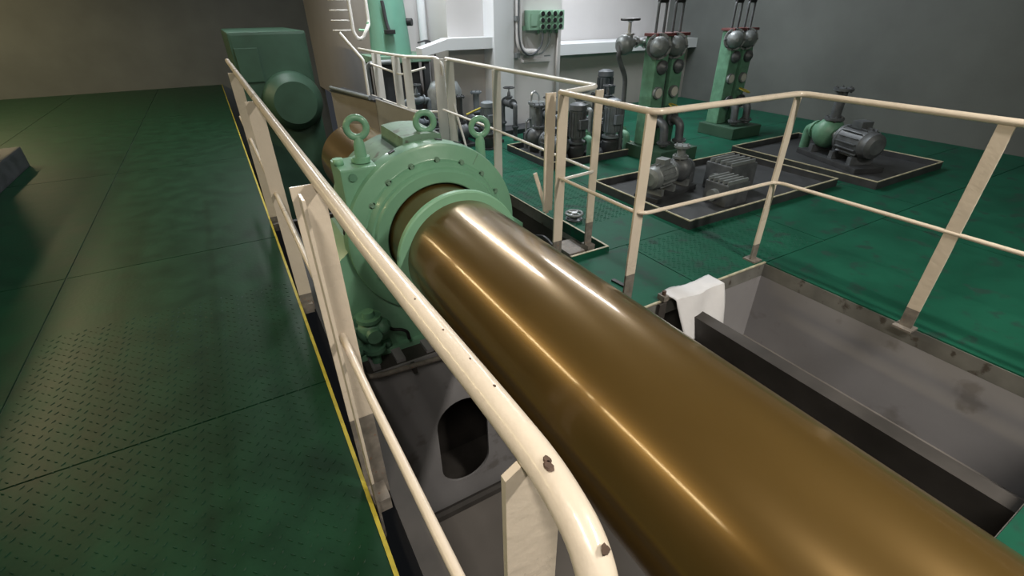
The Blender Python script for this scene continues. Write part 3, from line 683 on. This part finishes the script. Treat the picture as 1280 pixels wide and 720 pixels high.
t = thing('edge_clamp', 'small rusty clamp gripping the deck edge beside the white rag', 'clamp', (1.94, 1.6, 0))
MB().box(1.925, 1.965, 1.575, 1.63, .008, .045, .006).build('jaw', 'foot_grey', t)
MB().cyl((1.945, 1.60, .045), (1.945, 1.60, .07), .012, 10).build('screw', 'chip', t)
MB().box(1.90, 1.955, 1.575, 1.59, -.2, -.002).build('strap', 'pit_dark', t)

# ------------------------------------------------------------------ wall equipment
t = thing('junction_box', 'green wall box with a grid of twelve dark openings on the white trunk', 'box', (4.0, 6.1, 1.24))
bx = MB().box(3.72, 4.28, 5.98, 6.1, 1.25, 1.48, .008).build('case', 'box_green', t)
for r in range(3):
    for c_ in range(4):
        x = 3.92 + c_ * .096; z = 1.29 + r * .074
        g = MB().cyl((x, 5.982, z), (x, 5.955, z), .034, 14).build('gland', 'box_green', t)
        MB().cyl((x, 5.9551, z), (x, 5.952, z), .029, 14).build('opening', 'black', g)
MB().box(3.75, 3.84, 5.972, 5.98, 1.30, 1.44).build('name_plate', 'box_green', t)
for k in range(4): MB().cyl((3.90 + k * .1, 6.03, 1.25), (3.90 + k * .1, 6.03, 1.21), .02, 10).build('cable_gland', 'green_cast', t)
MB().box(3.66, 3.72, 6.05, 6.1, 1.25, 1.3).build('lug', 'box_green', t)
t = thing('conduit', 'thick white bent conduit pipe beside the green wall box', 'pipe', (3.62, 6.05, .9))
MB().tube([(3.60, 6.04, 3.6), (3.60, 6.04, 1.10), (3.66, 6.04, 1.0), (3.90, 6.04, .985)], .042, 14, fil=.12).build('pipe_run', 'wall', t)
MB().box(3.545, 3.60, 6.0, 6.1, 1.36, 1.42).build('clamp', 'cast', t)
MB().box(3.545, 3.60, 6.0, 6.1, .93, .99).build('clamp', 'cast', t)
t = thing('cable', 'dark cable running down the trunk and curling below the green box', 'cable', (3.6, 6.02, 1.0))
MB().tube([(3.575, 5.975, 3.6), (3.56, 5.975, 1.5), (3.555, 5.975, 1.2), (3.60, 5.975, 1.03), (3.72, 5.975, .95), (3.83, 5.975, .98), (3.93, 5.975, 1.08), (3.95, 6.0, 1.215)], .013, 8, fil=.1).build('wire', 'cast_dark', t)
t = thing('cable', 'thin grey cable dropping from the right end of the wall box', 'cable', (4.1, 6.03, 1.0))
MB().tube([(4.10, 6.03, 1.22), (4.08, 6.03, 1.08), (3.98, 6.04, .97), (3.88, 6.05, .95)], .010, 8, fil=.08).build('wire', 'cast', t)
t = thing('cable_tray', 'narrow white channel fixed under the cables on the white trunk', 'channel', (3.9, 6.08, .9))
MB().box(3.68, 4.14, 6.06, 6.1, .86, .90, .004).build('channel', 'wall', t)
MB().box(4.02, 4.12, 6.05, 6.06, .925, .94).build('label_strip', 'cast', t)
t = thing('conduit', 'slim grey conduit running down the trunk right of the green box', 'pipe', (4.25, 6.08, .1))
MB().tube([(4.24, 6.08, 1.22), (4.24, 6.08, .08)], .014, 8).build('pipe_run', 'wall_low', t)

# ------------------------------------------------------------------ back left: teal column on its platform
t = thing('oil_purifier', 'teal green tapered column on a grey platform at the upper left', 'machine', (2.15, 7.0, 0))
MB().lathe((2.14, 6.95, .98), (2.14, 6.95, 2.6), [(0, .27), (.02, .265), (1.2, .20), (1.55, .19)], 40).build('column', 'teal', t)
MB().box(1.78, 2.56, 6.60, 7.25, .90, .985, .01).build('platform', 'green_grey', t)
MB().box(1.9, 2.44, 6.74, 7.15, 0, .90, .02).build('base_cabinet', 'dark', t)
lv = MB().tube([(2.02, 6.69, 1.6), (2.04, 6.68, 1.35), (2.06, 6.66, 1.27)], .022, 10, fil=.03).build('lever', 'dark', t)
MB().box(2.0, 2.12, 6.60, 6.70, 1.235, 1.285, .01).build('lever_grip', 'black', lv)
MB().cyl((2.36, 6.85, 1.36), (2.42, 6.8, 1.36), .045, 14).build('knob', 'black', t)
for (x, y) in ((1.84, 6.66), (2.50, 6.66), (1.84, 7.18), (2.50, 7.18)): MB().box(x - .04, x + .04, y - .04, y + .04, 0, .90).build('leg', 'dark', t)
t = thing('cable', 'thin black cable hanging along the white wall right of the teal column', 'cable', (2.5, 6.9, 1.0))
MB().tube([(2.44, 6.72, 1.12), (2.58, 6.72, 1.15), (2.66, 6.72, 1.10), (2.68, 6.72, .90), (2.68, 6.72, 0)], .011, 8, fil=.06).build('wire', 'dark', t)
t = thing('standpipe', 'slim white pipe standing against the wall right of the teal column', 'pipe', (2.64, 7.0, 0))
MB().tube([(2.64, 7.0, 0), (2.64, 7.0, 3.6)], .055, 12).build('pipe_run', 'wall_lit_blue', t)
MB().cyl((2.64, 6.93, 1.0), (2.64, 6.93, 1.12), .02, 8).build('stub', 'dark', t)
# pumps behind the back railing
pump('bluish grey pump under the teal column platform', (2.06, 6.44, 0), 0, 'blue_grey', 'blue_grey', .8, tall=.4)
pump('dark grey pump behind the back railing, left of the double posts', (2.34, 5.60, 0), 0, 'dark', 'cast_dark', .9, tall=.45)
pump('dark pump between the double posts and the single far post', (2.90, 5.80, 0), PI / 2, 'blue_grey', 'cast_dark', 1.0, tall=.36)
gate_valve('blue grey handwheel valve behind the back railing', (2.05, 5.86, .55), 0, 'blue_grey', 'dark', .75, base=.73)
gate_valve('dark handwheel valve against the grey lower wall behind the far post', (3.2, 5.62, .45), PI / 2, 'cast_dark', 'dark', .8, base=.56)
t = thing('tank', 'pale grey upright tank behind the back railing posts', 'tank', (2.5, 6.06, 0))
MB().lathe((2.50, 6.06, 0), (2.50, 6.06, .9), [(0, .2), (.04, .22), (.6, .22), (.7, .17), (.74, .08), (.80, .06)], 24).build('shell', 'cast', t)
MB().ring((2.50, 6.06, .30), (0, 0, 1), .222, .012, 28, 6).build('band', 'cast_dark', t)
t = thing('hose_loop', 'yellow rope lying across the dark pump behind the far post', 'rope', (2.75, 6.1, .5))
MB().tube([(2.60, 5.65, .36), (2.80, 5.65, .42), (2.9, 5.7, .40), (3.0, 5.8, .36)], .012, 8, fil=.06).build('rope_run', 'yellow', t)
# arched white pipe left of the back railing
t = thing('arched_pipe', 'white arched pipe behind the leftmost back railing post', 'pipe', (1.75, 6.5, 0))
MB().tube([(1.66, 6.5, .3), (1.66, 6.5, .88), (1.72, 6.5, .93), (1.98, 6.5, .93)], .03, 10, fil=.08).build('pipe_run', 'cast', t)
MB().cyl((1.66, 6.5, 0), (1.66, 6.5, .31), .045, 12).build('pipe_base', 'cast_dark', t)

# ------------------------------------------------------------------ engine end and left gallery
t = thing('engine_casing', 'dark green engine casing at the far end of the shaft pit', 'engine', (0.6, 9.0, -2.1))
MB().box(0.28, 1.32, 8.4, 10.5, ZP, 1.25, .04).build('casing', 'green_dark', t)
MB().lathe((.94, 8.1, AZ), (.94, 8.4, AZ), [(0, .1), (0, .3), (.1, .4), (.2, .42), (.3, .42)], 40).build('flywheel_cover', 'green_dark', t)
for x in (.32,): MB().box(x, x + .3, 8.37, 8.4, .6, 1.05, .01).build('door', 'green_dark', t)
t = thing('diesel_generator', 'long dark green engine standing on the left gallery', 'engine', (-2.7, 5.2, 0))
MB().box(-3.4, -2.1, 3.2, 7.4, 0, .22, .02).build('bed', 'dark', t)
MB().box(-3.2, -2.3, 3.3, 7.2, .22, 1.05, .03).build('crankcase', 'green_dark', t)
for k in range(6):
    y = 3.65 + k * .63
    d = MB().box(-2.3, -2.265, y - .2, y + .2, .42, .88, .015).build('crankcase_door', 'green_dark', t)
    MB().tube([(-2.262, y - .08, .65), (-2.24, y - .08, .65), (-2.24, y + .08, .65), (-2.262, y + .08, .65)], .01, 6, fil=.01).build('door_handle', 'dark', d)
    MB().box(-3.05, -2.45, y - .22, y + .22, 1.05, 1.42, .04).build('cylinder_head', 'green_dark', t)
MB().tube([(-3.25, 3.2, 1.45), (-3.25, 7.2, 1.45)], .13, 18).build('exhaust_manifold', 'cast_dark', t)
t = thing('oil_tank', 'dark green upright oil tank on the left gallery near the walkway', 'tank', (-1.9, 2.3, 0))
MB().lathe((-1.9, 2.3, 0), (-1.9, 2.3, 1.5), [(0, .40), (.05, .42), (1.1, .42), (1.25, .32), (1.3, .12), (1.36, .1)], 36).build('shell', 'green_dark', t)
MB().ring((-1.9, 2.3, .6), (0, 0, 1), .423, .015, 36, 6).build('band', 'green_dark', t)
MB().tube([(-1.9, 2.3, 1.33), (-1.9, 2.3, 1.7), (-2.4, 2.3, 1.7), (-2.4, 2.3, 0)], .04, 12, fil=.12).build('feed_pipe', 'cast_dark', t)
